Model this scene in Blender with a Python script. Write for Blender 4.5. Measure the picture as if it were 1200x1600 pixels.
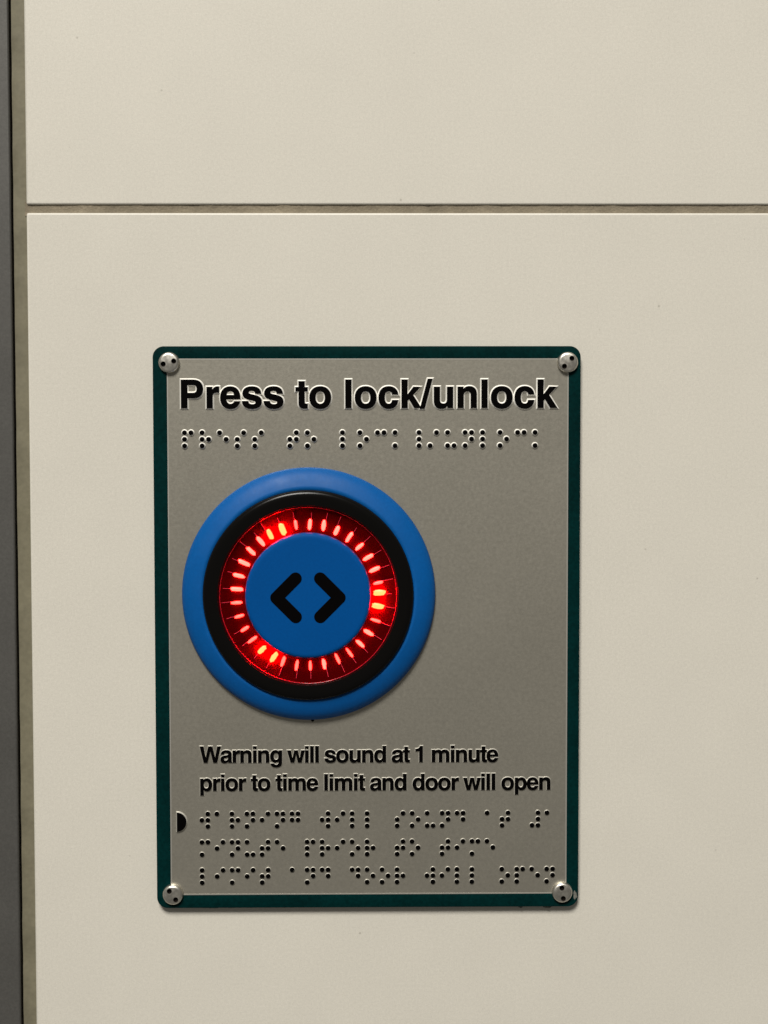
import bpy, bmesh, math, random
from mathutils import Vector, Matrix, noise
from mathutils.geometry import delaunay_2d_cdt

random.seed(7)
for o in list(bpy.data.objects):
    bpy.data.objects.remove(o)
SC = bpy.context.scene
COL = SC.collection
MM = 0.001
Z0 = 1.10            # height of the picture centre above the floor, metres


def P(x, z, h):
    """millimetres on the wall (x right, z up, h out of the wall) -> world metres"""
    return Vector((x * MM, -h * MM, Z0 + z * MM))


# ------------------------------------------------------------------ camera
cam_d = bpy.data.cameras.new('camera')
cam = bpy.data.objects.new('camera', cam_d)
COL.objects.link(cam)
cam_d.sensor_fit = 'HORIZONTAL'
cam_d.angle = math.radians(30.0)
cam_d.clip_start, cam_d.clip_end = 0.01, 50
c_pos = Vector((-0.0048283, -0.49479872, 0.02214988 + Z0))
c_r = Vector((0.9999511, -0.00981257, -0.00122698))
c_u = Vector((0.0016645, 0.04470437, 0.99899887))
c_f = Vector((0.00974789, 0.99895207, -0.04471851))
cam.matrix_world = Matrix(((c_r.x, c_u.x, -c_f.x, c_pos.x), (c_r.y, c_u.y, -c_f.y, c_pos.y),
                           (c_r.z, c_u.z, -c_f.z, c_pos.z), (0, 0, 0, 1)))
SC.camera = cam

# ------------------------------------------------------------------ light
w = bpy.data.worlds.new('World')
SC.world = w
w.use_nodes = True
w.node_tree.nodes['Background'].inputs['Color'].default_value = (1.0, 0.95, 0.86, 1)
w.node_tree.nodes['Background'].inputs['Strength'].default_value = 0.125


def area(name, loc, target, sx, sy, power, col):
    d = bpy.data.lights.new(name, 'AREA')
    d.shape = 'RECTANGLE'
    d.size, d.size_y, d.energy, d.color = sx, sy, power, col
    o = bpy.data.objects.new(name, d)
    COL.objects.link(o)
    o.location = loc
    o.rotation_euler = (Vector(target) - Vector(loc)).to_track_quat('-Z', 'Y').to_euler()
    return o


area('ceiling_lamp', (-0.95, -3.85, Z0 + 4.35), (0, 0, Z0), 2.0, 1.7, 476, (1.0, 0.965, 0.90))

SC.view_settings.view_transform = 'Standard'
SC.view_settings.look = 'None'
SC.view_settings.exposure = 0
SC.view_settings.gamma = 1
SC.cycles.max_bounces = 8


# ------------------------------------------------------------------ materials
def mat(name, col, rough=0.5, metal=0.0, spec=0.5, coat=0.0, emit=None, estr=0.0):
    m = bpy.data.materials.new(name)
    m.use_nodes = True
    b = m.node_tree.nodes['Principled BSDF']
    b.inputs['Base Color'].default_value = (*col, 1)
    b.inputs['Roughness'].default_value = rough
    b.inputs['Metallic'].default_value = metal
    b.inputs['Specular IOR Level'].default_value = spec
    b.inputs['Coat Weight'].default_value = coat
    b.inputs['Coat Roughness'].default_value = 0.12
    if emit:
        b.inputs['Emission Color'].default_value = (*emit, 1)
        b.inputs['Emission Strength'].default_value = estr
    return m


def N(m, t, **kw):
    n = m.node_tree.nodes.new(t)
    for k, v in kw.items():
        setattr(n, k, v)
    return n


def grain(m, col, layers, bump=None, rough_var=None, specks=None, stretch=None):
    """vary the base colour with noise layers [(scale, amount)], add fine relief and sparse specks"""
    nt = m.node_tree
    L = nt.links.new
    b = nt.nodes['Principled BSDF']
    tc = N(m, 'ShaderNodeTexCoord')
    vec = tc.outputs['Object']
    if stretch:
        mp = N(m, 'ShaderNodeMapping')
        mp.inputs['Scale'].default_value = stretch
        L(vec, mp.inputs['Vector'])
        vec = mp.outputs['Vector']
    val = None
    for sc, am in layers:
        nz = N(m, 'ShaderNodeTexNoise')
        nz.inputs['Scale'].default_value = sc
        nz.inputs['Detail'].default_value = 3
        L(vec, nz.inputs['Vector'])
        mr = N(m, 'ShaderNodeMapRange')
        mr.inputs['From Min'].default_value, mr.inputs['From Max'].default_value = 0.25, 0.75
        mr.inputs['To Min'].default_value, mr.inputs['To Max'].default_value = 1 - am, 1 + am
        L(nz.outputs['Fac'], mr.inputs['Value'])
        if val is None:
            val = mr.outputs['Result']
        else:
            mu = N(m, 'ShaderNodeMath', operation='MULTIPLY')
            L(val, mu.inputs[0])
            L(mr.outputs['Result'], mu.inputs[1])
            val = mu.outputs[0]
    sc = N(m, 'ShaderNodeVectorMath', operation='SCALE')
    sc.inputs[0].default_value = col
    L(val, sc.inputs['Scale'])
    out = sc.outputs['Vector']
    if specks:
        scale, thr, scol = specks
        vo = N(m, 'ShaderNodeTexVoronoi')
        vo.inputs['Scale'].default_value = scale
        L(tc.outputs['Object'], vo.inputs['Vector'])
        wn = N(m, 'ShaderNodeTexWhiteNoise')
        L(vo.outputs['Color'], wn.inputs['Vector'])
        r = N(m, 'ShaderNodeMapRange')          # only a few cells carry a speck, each of its own size
        r.inputs['From Min'].default_value, r.inputs['From Max'].default_value = 0.82, 1.0
        r.inputs['To Min'].default_value, r.inputs['To Max'].default_value = 0.0, thr
        L(wn.outputs['Value'], r.inputs['Value'])
        ss = N(m, 'ShaderNodeMapRange', interpolation_type='SMOOTHSTEP')
        ss.inputs['From Min'].default_value = 0.0
        L(r.outputs['Result'], ss.inputs['From Max'])
        ss.inputs['To Min'].default_value, ss.inputs['To Max'].default_value = 0.55, 0.0
        L(vo.outputs['Distance'], ss.inputs['Value'])
        gt = N(m, 'ShaderNodeMath', operation='GREATER_THAN')
        gt.inputs[1].default_value = 0.82
        L(wn.outputs['Value'], gt.inputs[0])
        mm = N(m, 'ShaderNodeMath', operation='MULTIPLY')
        L(gt.outputs[0], mm.inputs[0])
        L(ss.outputs['Result'], mm.inputs[1])
        mx = N(m, 'ShaderNodeMix', data_type='RGBA')
        L(mm.outputs[0], mx.inputs['Factor'])
        L(out, mx.inputs['A'])
        mx.inputs['B'].default_value = (*scol, 1)
        out = mx.outputs['Result']
    L(out, b.inputs['Base Color'])
    if bump:
        scale, dist, strength = bump
        nz = N(m, 'ShaderNodeTexNoise')
        nz.inputs['Scale'].default_value = scale
        nz.inputs['Detail'].default_value = 4
        L(vec, nz.inputs['Vector'])
        bp = N(m, 'ShaderNodeBump')
        bp.inputs['Distance'].default_value = dist
        bp.inputs['Strength'].default_value = strength
        L(nz.outputs['Fac'], bp.inputs['Height'])
        L(bp.outputs['Normal'], b.inputs['Normal'])
    if rough_var:
        scale, lo, hi = rough_var
        nz = N(m, 'ShaderNodeTexNoise')
        nz.inputs['Scale'].default_value = scale
        nz.inputs['Detail'].default_value = 4
        L(vec, nz.inputs['Vector'])
        mr = N(m, 'ShaderNodeMapRange')
        mr.inputs['From Min'].default_value, mr.inputs['From Max'].default_value = 0.3, 0.7
        mr.inputs['To Min'].default_value, mr.inputs['To Max'].default_value = lo, hi
        L(nz.outputs['Fac'], mr.inputs['Value'])
        L(mr.outputs['Result'], b.inputs['Roughness'])
    return m


TILE = (0.620, 0.592, 0.523)
M_tile = grain(mat('cream_tile', TILE, 0.42, spec=0.4), TILE, [(9, 0.02), (45, 0.015), (1000, 0.045), (2400, 0.08)],
               bump=(1400, 0.00005, 0.5), specks=(150, 0.10, (0.20, 0.18, 0.14)))
GROUT = (0.235, 0.20, 0.145)
M_grout = grain(mat('grout', GROUT, 0.9, spec=0.1), GROUT, [(40, 0.18), (200, 0.15), (1500, 0.12)], bump=(1200, 0.0003, 0.9))
SEAL = (0.17, 0.155, 0.105)
M_seal = grain(mat('olive_sealant', SEAL, 0.6, spec=0.3), SEAL, [(90, 0.12), (700, 0.10)], bump=(300, 0.0002, 0.5))
FRM = (0.10, 0.097, 0.09)
M_frame = grain(mat('grey_metal', FRM, 0.5, 0.4, 0.4), FRM, [(30, 0.1), (1100, 0.10), (2600, 0.08)], bump=(1500, 0.00005, 0.5))
M_gap = mat('dark_gap', (0.012, 0.011, 0.009), 0.9, spec=0.05)
PLATE = (0.405, 0.383, 0.325)
M_plate = grain(mat('brushed_plate', PLATE, 0.42, 0.78, 0.4), PLATE, [(25, 0.05), (800, 0.05), (2400, 0.06)],
                bump=(1800, 0.00004, 0.35), rough_var=(900, 0.40, 0.46))
M_edge = mat('lit_edge', (0.86, 0.84, 0.78), 0.42, 0.12, 0.4)  # plate metal whitened: the highlight on the heading flanks is put into the colour
TEAL = (0.0004, 0.0170, 0.0168)
M_edge_dim = mat('dim_edge', (0.62, 0.60, 0.54), 0.42, 0.45, 0.4)  # duller copy for the lower lettering, its weaker light put into the colour
M_halo = mat('halo_line', (0.56, 0.54, 0.49), 0.42, 0.7, 0.4)  # pale tone painted for the halo beside the border
M_teal = grain(mat('teal_border', TEAL, 0.5, spec=0.04), TEAL, [(80, 0.2), (900, 0.25)], bump=(700, 0.00008, 0.5))
M_black = mat('black_ink', (0.0012, 0.0009, 0.001), 0.6, spec=0.03)
M_steel = grain(mat('screw_steel', (0.72, 0.69, 0.62), 0.36, 1.0), (0.72, 0.69, 0.62), [(600, 0.10), (2500, 0.08)],
                bump=(1500, 0.00002, 0.4), rough_var=(500, 0.30, 0.46))
M_hole = mat('screw_hole', (0.008, 0.005, 0.004), 0.8, spec=0.1)
BLUE = (0.0001, 0.083, 0.30)
M_blue = grain(mat('blue_plastic', BLUE, 0.46, spec=0.2), BLUE, [(40, 0.06), (900, 0.06)], bump=(900, 0.00004, 0.5), rough_var=(120, 0.42, 0.56))
M_cap = grain(mat('blue_cap', BLUE, 0.55, spec=0.06), (0.0002, 0.064, 0.25), [(40, 0.05), (1200, 0.06)], bump=(1300, 0.00004, 0.5))
M_bezel = mat('black_bezel', (0.003, 0.0028, 0.0026), 0.22, spec=0.15)
M_red = mat('red_lens', (0.052, 0.0002, 0.0006), 0.4, spec=0.0)
M_rib = mat('red_rib', (0.75, 0.035, 0.07), 0.2, spec=0.4)
M_lip_red = mat('red_lip', (0.22, 0.004, 0.012), 0.18, spec=0.5)
M_glow = [mat('led_glow_soft', (0.5, 0.02, 0.02), 0.4, emit=(1.0, 0.0105, 0.0075), estr=30.0),
          mat('led_glow', (0.5, 0.02, 0.02), 0.4, emit=(1.0, 0.0100, 0.0070), estr=48.0),
          mat('led_glow_full', (0.5, 0.02, 0.02), 0.4, emit=(1.0, 0.00095, 0.00025), estr=800.0)]
M_gunk = grain(mat('old_adhesive', (0.15, 0.15, 0.13), 0.7, spec=0.2), (0.15, 0.15, 0.13), [(900, 0.5)], bump=(1500, 0.0003, 0.8))


# ------------------------------------------------------------------ builders
def link(o, parent=None):
    COL.objects.link(o)
    if parent is not None:
        o.parent = parent
    return o


def tag(o, label=None, cat=None, group=None, kind=None):
    if label: o['label'] = label
    if cat: o['category'] = cat
    if group: o['group'] = group
    if kind: o['kind'] = kind
    return o


def empty(name, x, z, h):
    o = bpy.data.objects.new(name, None)
    o.location = P(x, z, h)
    o.empty_display_size = 0.01
    return link(o)


def make_mesh(name, verts, faces, mats, fmat=None, smooth=35):
    me = bpy.data.meshes.new(name)
    me.from_pydata(verts, [], faces)
    bm = bmesh.new()
    bm.from_mesh(me)
    bmesh.ops.recalc_face_normals(bm, faces=bm.faces)
    bm.to_mesh(me)
    bm.free()
    for m in mats:
        me.materials.append(m)
    if fmat:
        for p, i in zip(me.polygons, fmat):
            p.material_index = i
    if smooth:
        me.shade_smooth()
        me.set_sharp_from_angle(angle=math.radians(smooth))
    me.update()
    return me


def obj(name, me, parent=None, loc=(0, 0, 0), rot=None):
    """loc is in mm (x, z, h) relative to the parent's origin"""
    o = bpy.data.objects.new(name, me)
    o.location = (loc[0] * MM, -loc[2] * MM, loc[1] * MM)
    if rot is not None:
        o.rotation_euler = (0, -rot, 0)          # turns anticlockwise as seen from the room
    return link(o, parent)


def V3(x, z, h):
    return (x * MM, -h * MM, z * MM)


def lathe(prof, n=160, mats=(), closed=False, smooth=35, wob=0.0):
    """prof: [(r, h)] mm, turned about the axis that points out of the wall"""
    vs, fs = [], []
    k = len(prof)
    for i in range(n):
        a = 2 * math.pi * i / n
        for r, h in prof:
            vs.append(V3(r * math.cos(a), r * math.sin(a), h))
    for i in range(n):
        j = (i + 1) % n
        for q in range(k if closed else k - 1):
            q2 = (q + 1) % k
            f = [i * k + q, i * k + q2, j * k + q2, j * k + q]
            fs.append(f)
    me = make_mesh('lathe', vs, fs, mats, None, smooth)
    bm = bmesh.new()
    bm.from_mesh(me)
    bmesh.ops.remove_doubles(bm, verts=bm.verts, dist=1e-7)
    bm.to_mesh(me)
    bm.free()
    return me


def rounded_rect(x0, x1, z0, z1, r, n=8):
    pts = []
    for cx, cz, a0 in ((x1 - r, z1 - r, 0), (x0 + r, z1 - r, 90), (x0 + r, z0 + r, 180), (x1 - r, z0 + r, 270)):
        for i in range(n + 1):
            a = math.radians(a0 + 90 * i / n)
            pts.append((cx + r * math.cos(a), cz + r * math.sin(a)))
    return pts


def area2(c):
    return 0.5 * sum(c[i][0] * c[(i + 1) % len(c)][1] - c[(i + 1) % len(c)][0] * c[i][1] for i in range(len(c)))


def offset(c, d):
    """offset a contour to its right by d (outward for an anticlockwise outline)"""
    out = []
    n = len(c)
    for i in range(n):
        p0, p1, p2 = Vector(c[i - 1]), Vector(c[i]), Vector(c[(i + 1) % n])
        e1, e2 = (p1 - p0).normalized(), (p2 - p1).normalized()
        n1, n2 = Vector((e1.y, -e1.x)), Vector((e2.y, -e2.x))
        b = n1 + n2
        if b.length < 1e-6:
            b = n1
        b.normalize()
        s = d / max(0.55, b.dot(n1))
        q = p1 + b * s
        out.append((q.x, q.y))
    return out


def inside(p, c):
    r = False
    for i in range(len(c)):
        (x0, z0), (x1, z1) = c[i - 1], c[i]
        if (z0 > p.y) != (z1 > p.y) and p.x < x0 + (p.y - z0) * (x1 - x0) / (z1 - z0):
            r = not r
    return r


def raised(contours, steps, mats, top_mat=0, side_mat=1, smooth=40):
    """contours: list of (outline, [holes]) in mm; steps: [(offset, h)] from the top edge down to the plate"""
    vs, fs, fm = [], [], []
    for outer, holes in contours:
        if area2(outer) < 0: outer = outer[::-1]
        loops = [outer] + [hh if area2(hh) < 0 else hh[::-1] for hh in holes]
        rings = []
        for lp in loops:
            rr = []
            for d, h in steps:
                base = len(vs)
                vs += [V3(x, z, h) for x, z in offset(lp, d)]
                rr.append((base, len(lp)))
            rings.append(rr)
        idx, pts, edges, tops = [], [], [], []
        for lp, rr in zip(loops, rings):
            b, n = rr[0]
            k0 = len(pts)
            idx += list(range(b, b + n))
            tops.append(offset(lp, steps[0][0]))
            pts += [Vector(p) for p in tops[-1]]
            edges += [(k0 + k, k0 + (k + 1) % n) for k in range(n)]
        cv, _, cf, ov, _, _ = delaunay_2d_cdt(pts, edges, [], 1, 1e-6)
        where = []
        for p, o in zip(cv, ov):
            if o:
                where.append(idx[o[0]])
            else:
                where.append(len(vs))
                vs.append(V3(p.x, p.y, steps[0][1]))
        for f in cf:
            c = sum((cv[k] for k in f), Vector((0, 0))) / len(f)
            if sum(inside(c, t) for t in tops) % 2:
                fs.append([where[k] for k in f])
                fm.append(top_mat)
        for rr in rings:
            for (b0, n), (b1, _) in zip(rr, rr[1:]):
                for i in range(n):
                    j = (i + 1) % n
                    fs.append([b0 + i, b0 + j, b1 + j, b1 + i])
                    fm.append(side_mat)
    return make_mesh('raised', vs, fs, mats, fm, smooth)


# ------------------------------------------------------------------ the tiled wall
TX0, JZ0, JZ1 = -122.1, 102.55, 105.28        # left edge of the tiles, joint between the two rows
wall = bpy.data.objects.new('wall', None)


def box_mesh(name, x0, x1, z0, z1, h0, h1, bevel, segs, m):
    bm = bmesh.new()
    bmesh.ops.create_cube(bm, size=1)
    for v in bm.verts:
        v.co = Vector(V3(x0 + (v.co.x + .5) * (x1 - x0), z0 + (v.co.z + .5) * (z1 - z0), h0 + (v.co.y + .5) * (h1 - h0)))
    bmesh.ops.recalc_face_normals(bm, faces=bm.faces)
    if bevel:
        bmesh.ops.bevel(bm, geom=list(bm.edges), offset=bevel * MM, segments=segs, profile=0.5, affect='EDGES')
    me = bpy.data.meshes.new(name)
    bm.to_mesh(me)
    bm.free()
    me.materials.append(m)
    me.shade_smooth()
    me.set_sharp_from_angle(angle=math.radians(30))
    big = max(p.area for p in me.polygons) * 0.01
    for p in me.polygons:                  # the broad faces stay flat, only the rounded edges shade smoothly
        if p.area > big: p.use_smooth = False
    return me


wall = bpy.data.objects.new('wall', box_mesh('wall', -420, 620, -640, 520, -60, -9, 0, 1, M_grout))
wall.location = P(0, 0, 0)
link(wall)
tag(wall, 'cream tiled wall behind the lock sign and button', 'wall', kind='structure')
for (z0, z1) in ((JZ1, JZ1 + 300), (JZ0 - 300, JZ0), (JZ0 - 603, JZ0 - 303)):
    obj('wall_tile', box_mesh('wall_tile', TX0, TX0 + 600, z0, z1, -8.9, 0, 0.72, 4, M_tile), wall)


def rough_strip(name, x0, x1, z0, z1, h, dx, dz, amp, m, fscale, edge=0.0):
    nx, nz = max(1, int((x1 - x0) / dx)), max(1, int((z1 - z0) / dz))
    vs, fs = [], []
    for j in range(nz + 1):
        for i in range(nx + 1):
            x, z = x0 + (x1 - x0) * i / nx, z0 + (z1 - z0) * j / nz
            n1 = noise.noise(Vector((x * fscale, z * fscale, 3.1)))
            n2 = noise.noise(Vector((x * fscale * 4.3, z * fscale * 4.3, 9.7)))
            hh = h + amp * (n1 + 0.5 * n2)
            t = (2 * i / nx - 1) if edge < 0 else (2 * j / nz - 1)
            hh += abs(edge) * t * t * (1 + 0.8 * n1)       # grout climbs the tile edges
            vs.append(V3(x, z, hh))
    for j in range(nz):
        for i in range(nx):
            a = j * (nx + 1) + i
            fs.append([a, a + 1, a + nx + 2, a + nx + 1])
    return make_mesh(name, vs, fs, [m], None, 80)


for zc in (JZ0, JZ0 - 303):
    obj('grout_joint', rough_strip('grout_joint', TX0 - 0.6, TX0 + 600, zc - 1.0, zc + JZ1 - JZ0 + 1.0, -0.72, 0.8, 0.3, 0.16, M_grout, 0.16, 0.25), wall)
obj('sealant_joint', rough_strip('sealant_joint', TX0 - 4.5, TX0 + 0.9, JZ0 - 603, JZ1 + 300, -1.1, 0.45, 1.5, 0.22, M_seal, 0.10, -0.35), wall)



def blob(name, parent, x, z, h0, rx, rz, h, seed, m):
    bm = bmesh.new()
    bmesh.ops.create_icosphere(bm, subdivisions=3, radius=1)
    for v in bm.verts:
        k = 1 + 0.45 * noise.noise(v.co * 1.9 + Vector((seed, 0, 0)))
        v.co = Vector(V3(v.co.x * rx * k, v.co.z * rz * k, v.co.y * h * k))
    me = bpy.data.meshes.new(name)
    bm.to_mesh(me)
    bm.free()
    me.materials.append(m)
    me.shade_smooth()
    return obj(name, me, parent, (x, z, h0))


frame = bpy.data.objects.new('metal_frame', box_mesh('metal_frame', -147.2, 0, -600, 400, -9, 0.6, 0.7, 3, M_frame))
frame.location = P(-127.25, 0, 0)
link(frame)
tag(frame, 'dark grey metal frame running down the left edge beside the tiles', 'frame')

# ------------------------------------------------------------------ the sign
SX0, SX1, SZ0, SZ1 = -79.45, 67.85, -138.45, 57.1
IX0, IX1, IZ0, IZ1 = -74.5, 63.6, -133.75, 52.8
HP = 2.4                                        # face of the plate above the tiles
sign = empty('lock_sign', -0.02, 0.11, 0)
sign.scale = (0.9951, 0.9951, 0.9951)
tag(sign, 'grey metal sign with teal border, raised black lettering and braille rows', 'sign')

obj('base_plate', raised([(rounded_rect(SX0, SX1, SZ0, SZ1, 3.8, 12), [])], [(-0.3, HP), (0, HP - 0.3), (0, 0.25), (-1.2, 0.2)],
                         [M_plate, M_teal]), sign)
obj('border', raised([(rounded_rect(SX0, SX1, SZ0, SZ1, 3.8, 12), [rounded_rect(IX0, IX1, IZ0, IZ1, 2.6, 8)])],
                     [(-0.25, HP + 0.14), (-0.12, HP + 0.11), (-0.04, HP + 0.0)], [M_teal, M_teal]), sign)
# bright halo along the border's inner edge, put in as a flat pale ring
obj('border_halo', raised([(offset(rounded_rect(IX0, IX1, IZ0, IZ1, 2.6, 8), 0.1), [offset(rounded_rect(IX0, IX1, IZ0, IZ1, 2.6, 8), -0.32)])],
                         [(0, HP + 0.05), (0.02, HP - 0.05)], [M_halo, M_halo]), sign)

# --- lettering drawn as outlines (units: 1000 per em)
GLYPHS = {
    'P': (667, "M73 0 L73 718 L389 718 C540 718 627 625 627 481 C627 335 540 255 400 255 L223 255 L223 0 Z M223 378 L370 378 C445 378 480 415 480 486 C480 560 445 595 370 595 L223 595 Z"),
    'r': (389, "M64 0 L64 532 L198 532 L198 437 C225 505 275 546 335 546 C350 546 362 544 373 541 L373 398 C355 402 340 404 322 404 C245 404 204 360 204 280 L204 0 Z"),
    'e': (556, "M528 229 L165 229 C168 140 210 93 280 93 C330 93 365 118 378 163 L519 163 C490 45 400 -23 276 -23 C120 -23 23 85 23 258 C23 440 120 546 278 546 C440 546 530 430 528 229 Z M169 322 L381 322 C378 395 340 435 277 435 C214 435 175 395 169 322 Z"),
    's': (556, "M505 368 C500 485 415 546 270 546 C125 546 40 478 40 372 C40 290 95 240 200 215 L305 191 C355 179 375 165 375 137 C375 103 340 84 283 84 C215 84 178 112 170 168 L27 168 C33 45 120 -23 275 -23 C430 -23 520 48 520 160 C520 245 468 295 360 320 L255 344 C203 356 184 370 184 395 C184 427 215 446 268 446 C328 446 362 420 367 368 Z"),
    't': (333, "M309 524 L309 431 L231 431 L231 165 C231 115 245 100 285 100 C295 100 303 101 309 102 L309 -6 C285 -13 262 -16 232 -16 C135 -16 91 30 91 125 L91 431 L14 431 L14 524 L91 524 L91 676 L231 676 L231 524 Z"),
    'o': (611, "M305 546 C470 546 577 440 577 262 C577 85 470 -23 305 -23 C140 -23 34 85 34 262 C34 440 140 546 305 546 Z M305 430 C225 430 176 370 176 262 C176 155 225 94 305 94 C386 94 434 155 434 262 C434 370 386 430 305 430 Z"),
    'l': (278, "M69 0 L209 0 L209 718 L69 718 Z"),
    'i': (278, "M69 0 L209 0 L209 532 L69 532 Z M69 602 L209 602 L209 718 L69 718 Z"),
    'c': (556, "M524 346 C510 470 420 546 285 546 C127 546 33 440 33 258 C33 83 127 -23 284 -23 C420 -23 510 55 524 190 L384 190 C374 128 340 94 285 94 C215 94 176 150 176 258 C176 372 215 430 286 430 C340 430 375 400 384 346 Z"),
    'k': (556, "M69 0 L69 718 L209 718 L209 330 L372 532 L540 532 L348 328 L560 0 L392 0 L253 230 L209 184 L209 0 Z"),
    '/': (278, "M-14 -19 L92 -19 L292 737 L186 737 Z"),
    'u': (611, "M545 0 L545 532 L405 532 L405 225 C405 140 370 98 305 98 C240 98 206 130 206 195 L206 532 L66 532 L66 175 C66 50 130 -23 250 -23 C325 -23 375 5 410 62 L410 0 Z"),
    'n': (611, "M66 0 L66 532 L200 532 L200 462 C235 518 290 546 360 546 C480 546 545 475 545 350 L545 0 L405 0 L405 318 C405 390 370 425 308 425 C245 425 206 385 206 310 L206 0 Z"),
    'm': (889, "M64 0 L64 532 L198 532 L198 466 C230 520 280 546 340 546 C405 546 450 520 478 470 C510 522 560 546 625 546 C750 546 825 480 825 360 L825 0 L685 0 L685 325 C685 392 660 424 605 424 C548 424 514 385 514 318 L514 0 L374 0 L374 325 C374 392 350 424 296 424 C240 424 204 385 204 318 L204 0 Z"),
    'W': (944, "M12 718 L162 718 L262 225 L388 718 L552 718 L678 225 L780 718 L930 718 L760 0 L603 0 L470 515 L336 0 L180 0 Z"),
    'a': (556, "M527 0 L383 0 C376 18 372 35 371 52 C325 3 270 -23 205 -23 C95 -23 28 42 28 138 C28 240 90 290 220 308 L295 318 C345 326 368 340 368 375 C368 415 335 438 275 438 C215 438 187 415 180 360 L45 360 C50 480 130 546 282 546 C430 546 508 485 508 370 L508 105 C508 60 512 35 527 18 Z M368 245 C350 232 325 226 285 219 C210 207 172 190 172 145 C172 108 198 84 240 84 C315 84 368 135 368 205 Z"),
    'g': (611, "M545 532 L411 532 L411 455 C375 518 325 546 265 546 C130 546 38 435 38 268 C38 100 125 -8 258 -8 C322 -8 370 18 405 72 L405 5 C405 -70 370 -108 295 -108 C240 -108 208 -88 200 -50 L52 -50 C62 -155 155 -218 296 -218 C460 -218 545 -145 545 -5 Z M292 430 C360 430 405 370 405 270 C405 170 360 110 290 110 C222 110 180 170 180 268 C180 370 222 430 292 430 Z"),
    'w': (778, "M8 532 L155 532 L232 180 L318 532 L460 532 L548 180 L624 532 L770 532 L625 0 L478 0 L389 360 L300 0 L153 0 Z"),
    'd': (611, "M547 718 L407 718 L407 465 C370 520 325 546 262 546 C130 546 36 430 36 262 C36 92 130 -23 262 -23 C327 -23 375 5 413 64 L413 0 L547 0 Z M293 430 C360 430 407 365 407 262 C407 160 360 94 293 94 C224 94 178 160 178 262 C178 365 224 430 293 430 Z"),
    'p': (611, "M64 -207 L204 -207 L204 58 C240 3 285 -23 345 -23 C480 -23 575 95 575 262 C575 430 480 546 348 546 C283 546 235 518 198 455 L198 532 L64 532 Z M318 430 C387 430 433 365 433 262 C433 160 387 94 318 94 C250 94 204 160 204 262 C204 365 250 430 318 430 Z"),
    '1': (556, "M378 0 L378 709 L272 709 C252 622 190 582 72 580 L72 484 L238 484 L238 0 Z"),
}


def glyph_contours(ch, s, seg):
    loops, cur = [], []
    toks = GLYPHS[ch][1].split()
    i = 0
    while i < len(toks):
        t = toks[i]
        c = t[0]
        if c == 'Z':
            loops.append(cur)
            i += 1
            continue
        p = (float(t[1:]), float(toks[i + 1]))
        if c == 'M':
            cur = [p]
            i += 2
        elif c == 'L':
            cur.append(p)
            i += 2
        else:
            p0, p1 = cur[-1], p
            p2 = (float(toks[i + 2]), float(toks[i + 3]))
            p3 = (float(toks[i + 4]), float(toks[i + 5]))
            for k in range(1, seg + 1):
                u = k / seg
                v = 1 - u
                cur.append(tuple(v ** 3 * p0[q] + 3 * v * v * u * p1[q] + 3 * v * u * u * p2[q] + u ** 3 * p3[q] for q in (0, 1)))
            i += 6
    res = []
    for lp in loops:
        if lp[0] == lp[-1] or (abs(lp[0][0] - lp[-1][0]) + abs(lp[0][1] - lp[-1][1])) < 1e-6:
            lp = lp[:-1]
        res.append([(x * s, z * s) for x, z in lp])
    if ch == 'i':
        return [(res[0], []), (res[1], [])]
    return [(res[0], res[1:])]


letter_cache = {}


def text(string, x_left, x_right, z_base, s, steps, seg, flank):
    first, last = string[0], string[-1]

    def xs(ch):
        pts = [p for o, hs in glyph_contours(ch, 1.0, 4) for p in o]
        return min(p[0] for p in pts), max(p[0] for p in pts)
    adv = [GLYPHS[c][0] if c != ' ' else 278 for c in string]
    natural = sum(adv[:-1]) + xs(last)[1] - xs(first)[0]
    track = ((x_right - x_left) / s - natural) / (len(string) - 1)
    x = x_left - xs(first)[0] * s
    for c, a in zip(string, adv):
        if c != ' ':
            key = (c, s)
            if key not in letter_cache:
                letter_cache[key] = raised(glyph_contours(c, s, seg), steps, [M_black, flank], smooth=30)
                letter_cache[key].name = 'raised_letter'
            obj('raised_letter', letter_cache[key], sign, (x, z_base, HP))
        x += (a + track) * s


text('Press to lock/unlock', -69.62, 59.60, 35.95, 0.01335, [(0.15, 0.55), (0.19, 0.52), (0.42, 0.20), (0.60, -0.02)], 7, M_edge)
SM = [(0.095, 0.32), (0.12, 0.29), (0.21, 0.12), (0.32, -0.02)]
text('Warning will sound at 1 minute', -64.1, 39.65, -87.15, 0.00790, SM, 6, M_edge_dim)
text('prior to time limit and door will open', -64.0, 57.85, -97.0, 0.00790, SM, 6, M_edge_dim)

# --- braille
BR = {'a': '1', 'c': '14', 'd': '145', 'e': '15', 'g': '1245', 'i': '24', 'k': '13', 'l': '123', 'm': '134', 'n': '1345', 'o': '135',
      'p': '1234', 'r': '1235', 's': '234', 't': '2345', 'u': '136', 'w': '2456', '#': '3456', '_': '456', '/': '34', ' ': ''}


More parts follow.
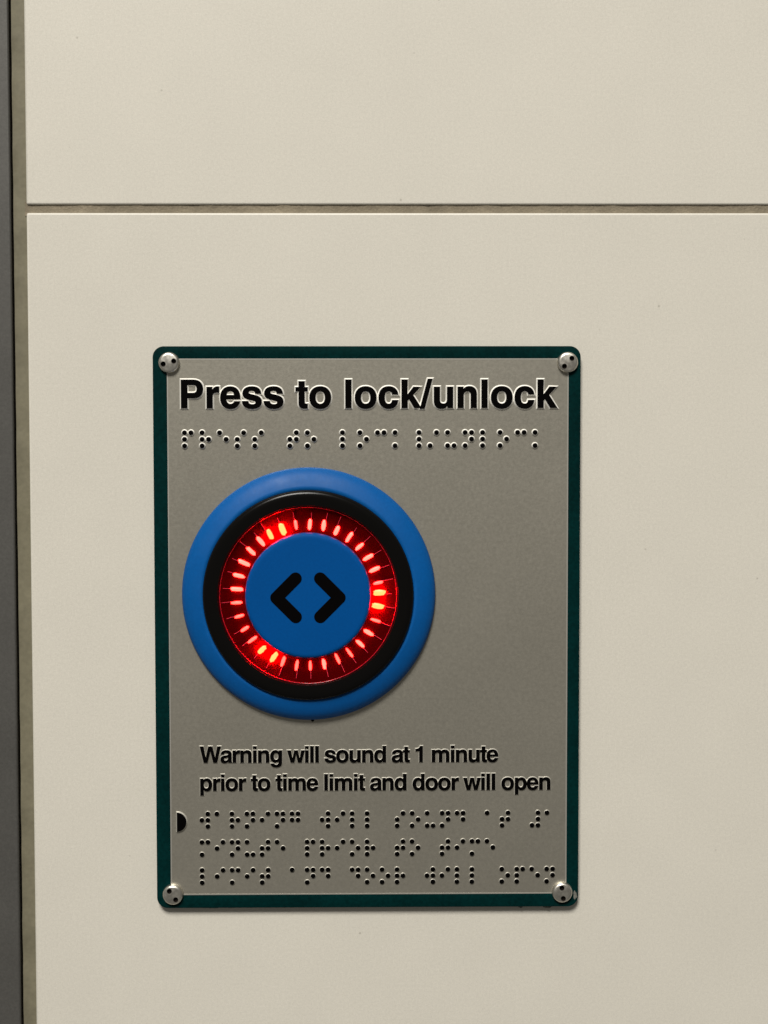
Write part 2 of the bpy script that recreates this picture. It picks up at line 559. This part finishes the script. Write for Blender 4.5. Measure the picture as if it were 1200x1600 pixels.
def dot_mesh(r_base, r_top, hgt, flank):
    prof = [(r_base, -0.02), (r_base * 0.97, hgt * 0.22), (r_top * 1.06, hgt * 0.62), (r_top, hgt * 0.72),
            (r_top * 0.75, hgt * 0.88), (r_top * 0.4, hgt * 0.97), (0.0, hgt)]
    n = 14
    vs, fs, fm = [], [], []
    for k, (r, h) in enumerate(prof[:-1]):
        for i in range(n):
            a = 2 * math.pi * i / n
            vs.append(V3(r * math.cos(a), r * math.sin(a), h))
    top = len(vs)
    vs.append(V3(0, 0, hgt))
    for k in range(len(prof) - 2):
        for i in range(n):
            j = (i + 1) % n
            fs.append([k * n + i, k * n + j, (k + 1) * n + j, (k + 1) * n + i])
            fm.append(1 if k < 3 else 0)
    k = len(prof) - 2
    for i in range(n):
        fs.append([k * n + i, k * n + (i + 1) % n, top])
        fm.append(0)
    return make_mesh('braille_dot', vs, fs, [M_black, flank], fm, 60)


big_dot, small_dot = dot_mesh(1.22, 0.87, 0.74, M_edge), dot_mesh(1.02, 0.87, 0.42, M_edge_dim)


def braille(string, x0, z0, pitch, dx, dz, me):
    for i, c in enumerate(string):
        for d in BR[c]:
            q = int(d) - 1
            obj('braille_dot', me, sign, (x0 + i * pitch + (dx if q >= 3 else 0), z0 - (q % 3) * dz, HP))


braille('press to lock_/unlock', -68.62, 27.42, 6.037, 2.23, 2.26, big_dot)
braille('warning will sound at #a', -63.60, -105.15, 5.233, 2.08, 2.20, small_dot)
braille('minute prior to time', -63.62, -115.12, 5.233, 2.08, 2.20, small_dot)
braille('limit and door will open', -63.64, -125.0, 5.233, 2.08, 2.20, small_dot)

# half-round marker at the start of the lower braille
hr = [(-72.25 + 3.35 * math.cos(math.radians(a)), -107.95 + 3.42 * math.sin(math.radians(a))) for a in range(-90, 91, 9)]
obj('half_round_marker', raised([(hr, [])], [(0, 0.6), (0.05, 0.54), (0.25, 0.2), (0.36, -0.02)], [M_black, M_edge_dim], smooth=30), sign, (0, 0, HP))

# --- four two-hole security screws
R = 3.62


def screw_meshes():
    holes = []
    for sx in (-1, 1):
        holes.append([(sx * 1.86 + 0.86 * math.cos(a), 0.86 * math.sin(a)) for a in [2 * math.pi * k / 16 for k in range(16)]])
    rim = [(2.72 * math.cos(a), 2.72 * math.sin(a)) for a in [2 * math.pi * k / 48 for k in range(48)]]
    # flat crown with two openings, then the rounded shoulder down to the border
    vs, fs = [], []
    pts, edges = [], []
    for lp in [rim] + holes:
        b = len(pts)
        pts += lp
        edges += [(b + k, b + (k + 1) % len(lp)) for k in range(len(lp))]
    for gi in range(-9, 10):
        for gj in range(-9, 10):
            x, z = gi * 0.28, gj * 0.28
            if math.hypot(x, z) < 2.55 and min(math.hypot(x - 1.86, z), math.hypot(x + 1.86, z)) > 0.98:
                pts.append((x, z))
    cv, _, cf, *_ = delaunay_2d_cdt([Vector(p) for p in pts], edges, [], 1, 1e-6)
    vs = [V3(p.x, p.y, 1.60 + 0.16 * (1 - p.length_squared / 7.4)) for p in cv]
    for f in cf:
        cx, cz = sum(cv[k].x for k in f) / len(f), sum(cv[k].y for k in f) / len(f)
        if min(math.hypot(cx - 1.86, cz), math.hypot(cx + 1.86, cz)) > 0.86:
            fs.append(list(f))
    prev = 0
    for r, h in ((2.95, 1.53), (3.20, 1.38), (3.40, 1.14), (3.54, 0.82), (3.62, 0.30), (3.62, -0.7)):
        b = len(vs)
        vs += [V3(r * math.cos(2 * math.pi * k / 48), r * math.sin(2 * math.pi * k / 48), h) for k in range(48)]
        for k in range(48):
            j = (k + 1) % 48
            fs.append([prev + k, prev + j, b + j, b + k])
        prev = b
    head = make_mesh('screw', vs, fs, [M_steel], None, 50)
    cup = lathe([(0.862, 1.80), (0.84, 1.72), (0.80, 0.75), (0.0, 0.6)], 16, [M_hole])
    return head, cup


head_me, cup_me = screw_meshes()
proto = None
for x, z, ang in ((-73.75, 51.45, 16), (63.25, 51.45, 47), (-73.80, -133.40, -54), (62.15, -133.20, -82)):
    if proto is None:
        s = proto = obj('screw', head_me, sign, (x, z, HP + 0.14), math.radians(ang))
        for sx in (-1, 1):
            obj('screw_hole', cup_me, s, (sx * 1.86, 0, 0))
    else:
        s = proto.copy()
        s.location = (x * MM, -(HP + 0.14) * MM, z * MM)
        s.rotation_euler = (0, -math.radians(ang), 0)
        COL.objects.link(s)
        s.parent = sign
        for ch in proto.children:
            c = ch.copy()
            COL.objects.link(c)
            c.parent = s


# --- smears of old adhesive squeezed out along the lower edge
for i, (x, z, rx, rz, h) in enumerate(((-60.5, -138.6, 3.6, 0.45, 1.0), (-53.5, -138.5, 2.2, 0.5, 0.9), (47.6, -138.6, 1.0, 0.55, 1.1),
                                       (57.2, -138.75, 1.6, 0.8, 1.2), (47.9, -139.0, 0.5, 0.4, 1.2), (-47.0, -138.6, 3.0, 0.3, 0.8))):
    blob('adhesive_smear', sign, x, z, 0.6, rx, rz, h, 3.7 * i, M_gunk)

# paint rubbed off the border at its lower right corner
blob('worn_corner', sign, 66.75, -134.6, HP + 0.08, 0.65, 1.7, 0.14, 5.0, M_gunk)

# ------------------------------------------------------------------ the push button
button = empty('push_button', -25.95, -28.10, HP)
tag(button, 'round blue push button with black arrows and glowing red light ring', 'button')
base = obj('base_ring', lathe([(34.0, 4.4), (36.3, 5.0), (36.6, 5.15), (37.4, 4.95), (39.2, 4.35), (41.0, 3.55), (42.4, 2.6), (43.2, 1.7), (43.55, 0.9), (43.6, 0.0), (43.5, -0.1)],
                              192, [M_blue], smooth=60), button)
obj('mould_nub', lathe([(0.55, -0.2), (0.55, 0.5), (0.35, 0.8), (0.0, 0.9)], 12, [M_black]), base, (1.15, -43.75, 0.0))
obj('bezel', lathe([(36.05, 3.8), (36.0, 5.4), (35.75, 6.1), (35.25, 6.6), (34.5, 6.86), (33.4, 6.94), (31.6, 6.88), (30.75, 6.82), (30.55, 6.2), (30.4, 5.0)],
                   192, [M_bezel], smooth=32), button)
# red translucent ring between bezel and cap
FL = [(30.6, 5.3), (30.2, 5.2), (29.0, 4.9), (25.5, 4.1), (22.6, 3.6), (21.2, 3.5)]
ring = obj('light_ring', lathe(FL, 192, [M_red], smooth=60), button)
obj('ring_lip', lathe([(30.35, 5.3), (30.32, 5.55), (30.16, 5.6), (30.02, 5.5), (30.0, 5.1)], 192, [M_lip_red], smooth=60), ring)


def floor_h(r):
    for (r1, h1), (r0, h0) in zip(FL, FL[1:]):
        if r0 <= r <= r1:
            return h0 + (h1 - h0) * (r - r0) / (r1 - r0)
    return FL[-1][1]


# the light segments, clockwise from the top, as they sit in the photograph
GL = [(455, 185, 0), (552, 182, 1), (648, 190, 1), (738, 225, 1), (825, 272, 1), (897, 337, 1), (955, 413, 1), (1000, 497, 1), (1025, 590, 0),
      (1035, 658, 2), (1025, 752, 2), (1010, 853, 0), (958, 937, 1), (900, 1015, 1), (825, 1078, 0), (742, 1120, 0), (648, 1157, 1), (552, 1168, 0),
      (458, 1165, 0), (362, 1138, 0), (298, 1108, 2), (215, 1057, 2), (150, 985, 0), (92, 912, 0), (55, 822, 0), (38, 727, 0), (42, 632, 1),
      (55, 537, 1), (92, 448, 1), (145, 368, 1), (210, 298, 1), (275, 250, 2), (362, 215, 2)]


def rib_mesh():
    vs, fs = [], []
    out, hh = random.uniform(28.2, 29.9), random.uniform(0.15, 0.5)
    rs = [23.0, 25.0, 27.0, 27.8, out]
    for r in rs:
        f = floor_h(r)
        wd = 0.085
        vs += [V3(r, -wd, f - 0.1), V3(r, -wd * .7, f + hh), V3(r, wd * .7, f + hh), V3(r, wd, f - 0.1)]
    for k in range(len(rs) - 1):
        for q in range(3):
            a = k * 4 + q
            fs.append([a, a + 1, a + 5, a + 4])
    fs += [[0, 1, 2, 3], [16, 17, 18, 19]]
    return make_mesh('light_rib', vs, fs, [M_rib], None, 20)


def glow_mesh(wd, ln, m):
    """a small lozenge of lit plastic"""
    bm = bmesh.new()
    bmesh.ops.create_uvsphere(bm, u_segments=12, v_segments=8, radius=1)
    for v in bm.verts:
        c = v.co.copy()
        k = 1.0 + 0.32 * noise.noise(c * 2.3 + Vector((wd * 7, ln * 3, 0)))
        x = math.copysign(abs(c.x) ** 0.6, c.x)
        v.co = Vector(V3(x * ln * k, c.y * wd * k, c.z * 0.35))
    me = bpy.data.meshes.new('glow_segment')
    bm.to_mesh(me)
    bm.free()
    me.materials.append(m)
    me.shade_smooth()
    return me


for gx, gy, lv in GL:
    a = math.atan2(675 - gy, gx - 540)
    obj('light_rib', rib_mesh(), ring, (0, 0, 0), a + random.uniform(-0.02, 0.02))
    rr = math.hypot(gx - 540, gy - 675) / 4.444 * 0.2212 * 0.987
    rr = min(max(rr, 23.9), 24.6)
    ln = (1.75, 1.95, 2.0)[lv] * random.uniform(0.88, 1.1)
    wd = (0.52, 0.66, 0.90)[lv] * random.uniform(0.88, 1.12)
    obj('glow_segment', glow_mesh(wd, ln, M_glow[lv]), ring, (rr * math.cos(a), rr * math.sin(a), floor_h(rr) + 0.45), a + random.uniform(-0.08, 0.08))

cap = obj('cap', lathe([(21.4, 3.0), (21.4, 6.4), (21.3, 6.8), (21.0, 7.15), (20.6, 7.38), (20.0, 7.48), (19.4, 7.5), (0, 7.5)], 160, [M_cap], smooth=40), button)


def stroke(pts, hw, n=10):
    """outline of a bent stroke with round ends and a rounded elbow"""
    a, b, c = [Vector(p) for p in pts]
    out = []

    def arc(ctr, a0, a1, k):
        for i in range(k + 1):
            t = a0 + (a1 - a0) * i / k
            out.append((ctr.x + hw * math.cos(t), ctr.y + hw * math.sin(t)))
    d1, d2 = (b - a).normalized(), (c - b).normalized()
    left = d1.x * d2.y - d1.y * d2.x > 0           # turn direction at the elbow
    if not left:
        return stroke(pts[::-1], hw, n)
    a1, a2 = math.atan2(d1.y, d1.x), math.atan2(d2.y, d2.x)
    while a2 < a1: a2 += 2 * math.pi
    arc(a, a1 + math.pi / 2, a1 + 1.5 * math.pi, n)        # round end at a, ends on the right side
    arc(b, a1 - math.pi / 2, a2 - math.pi / 2, n)          # outside of the elbow
    arc(c, a2 - math.pi / 2, a2 + math.pi / 2, n)
    bis = (-d1 + d2)
    bis.normalize()
    ang = math.acos(max(-1, min(1, (-d1).dot(d2)))) / 2
    q = b + bis * (hw / math.sin(ang))
    out.append((q.x, q.y))
    return out


for sx in (-1, 1):
    me = raised([(stroke([(sx * 4.17, 6.0), (sx * 10.7, -0.55), (sx * 4.17, -7.1)], 2.05), [])], [(0, 0.14), (0.04, 0.10), (0.06, -0.02)], [M_black, M_black], smooth=30)
    obj('arrow_mark', me, cap, (0, 0, 7.5))
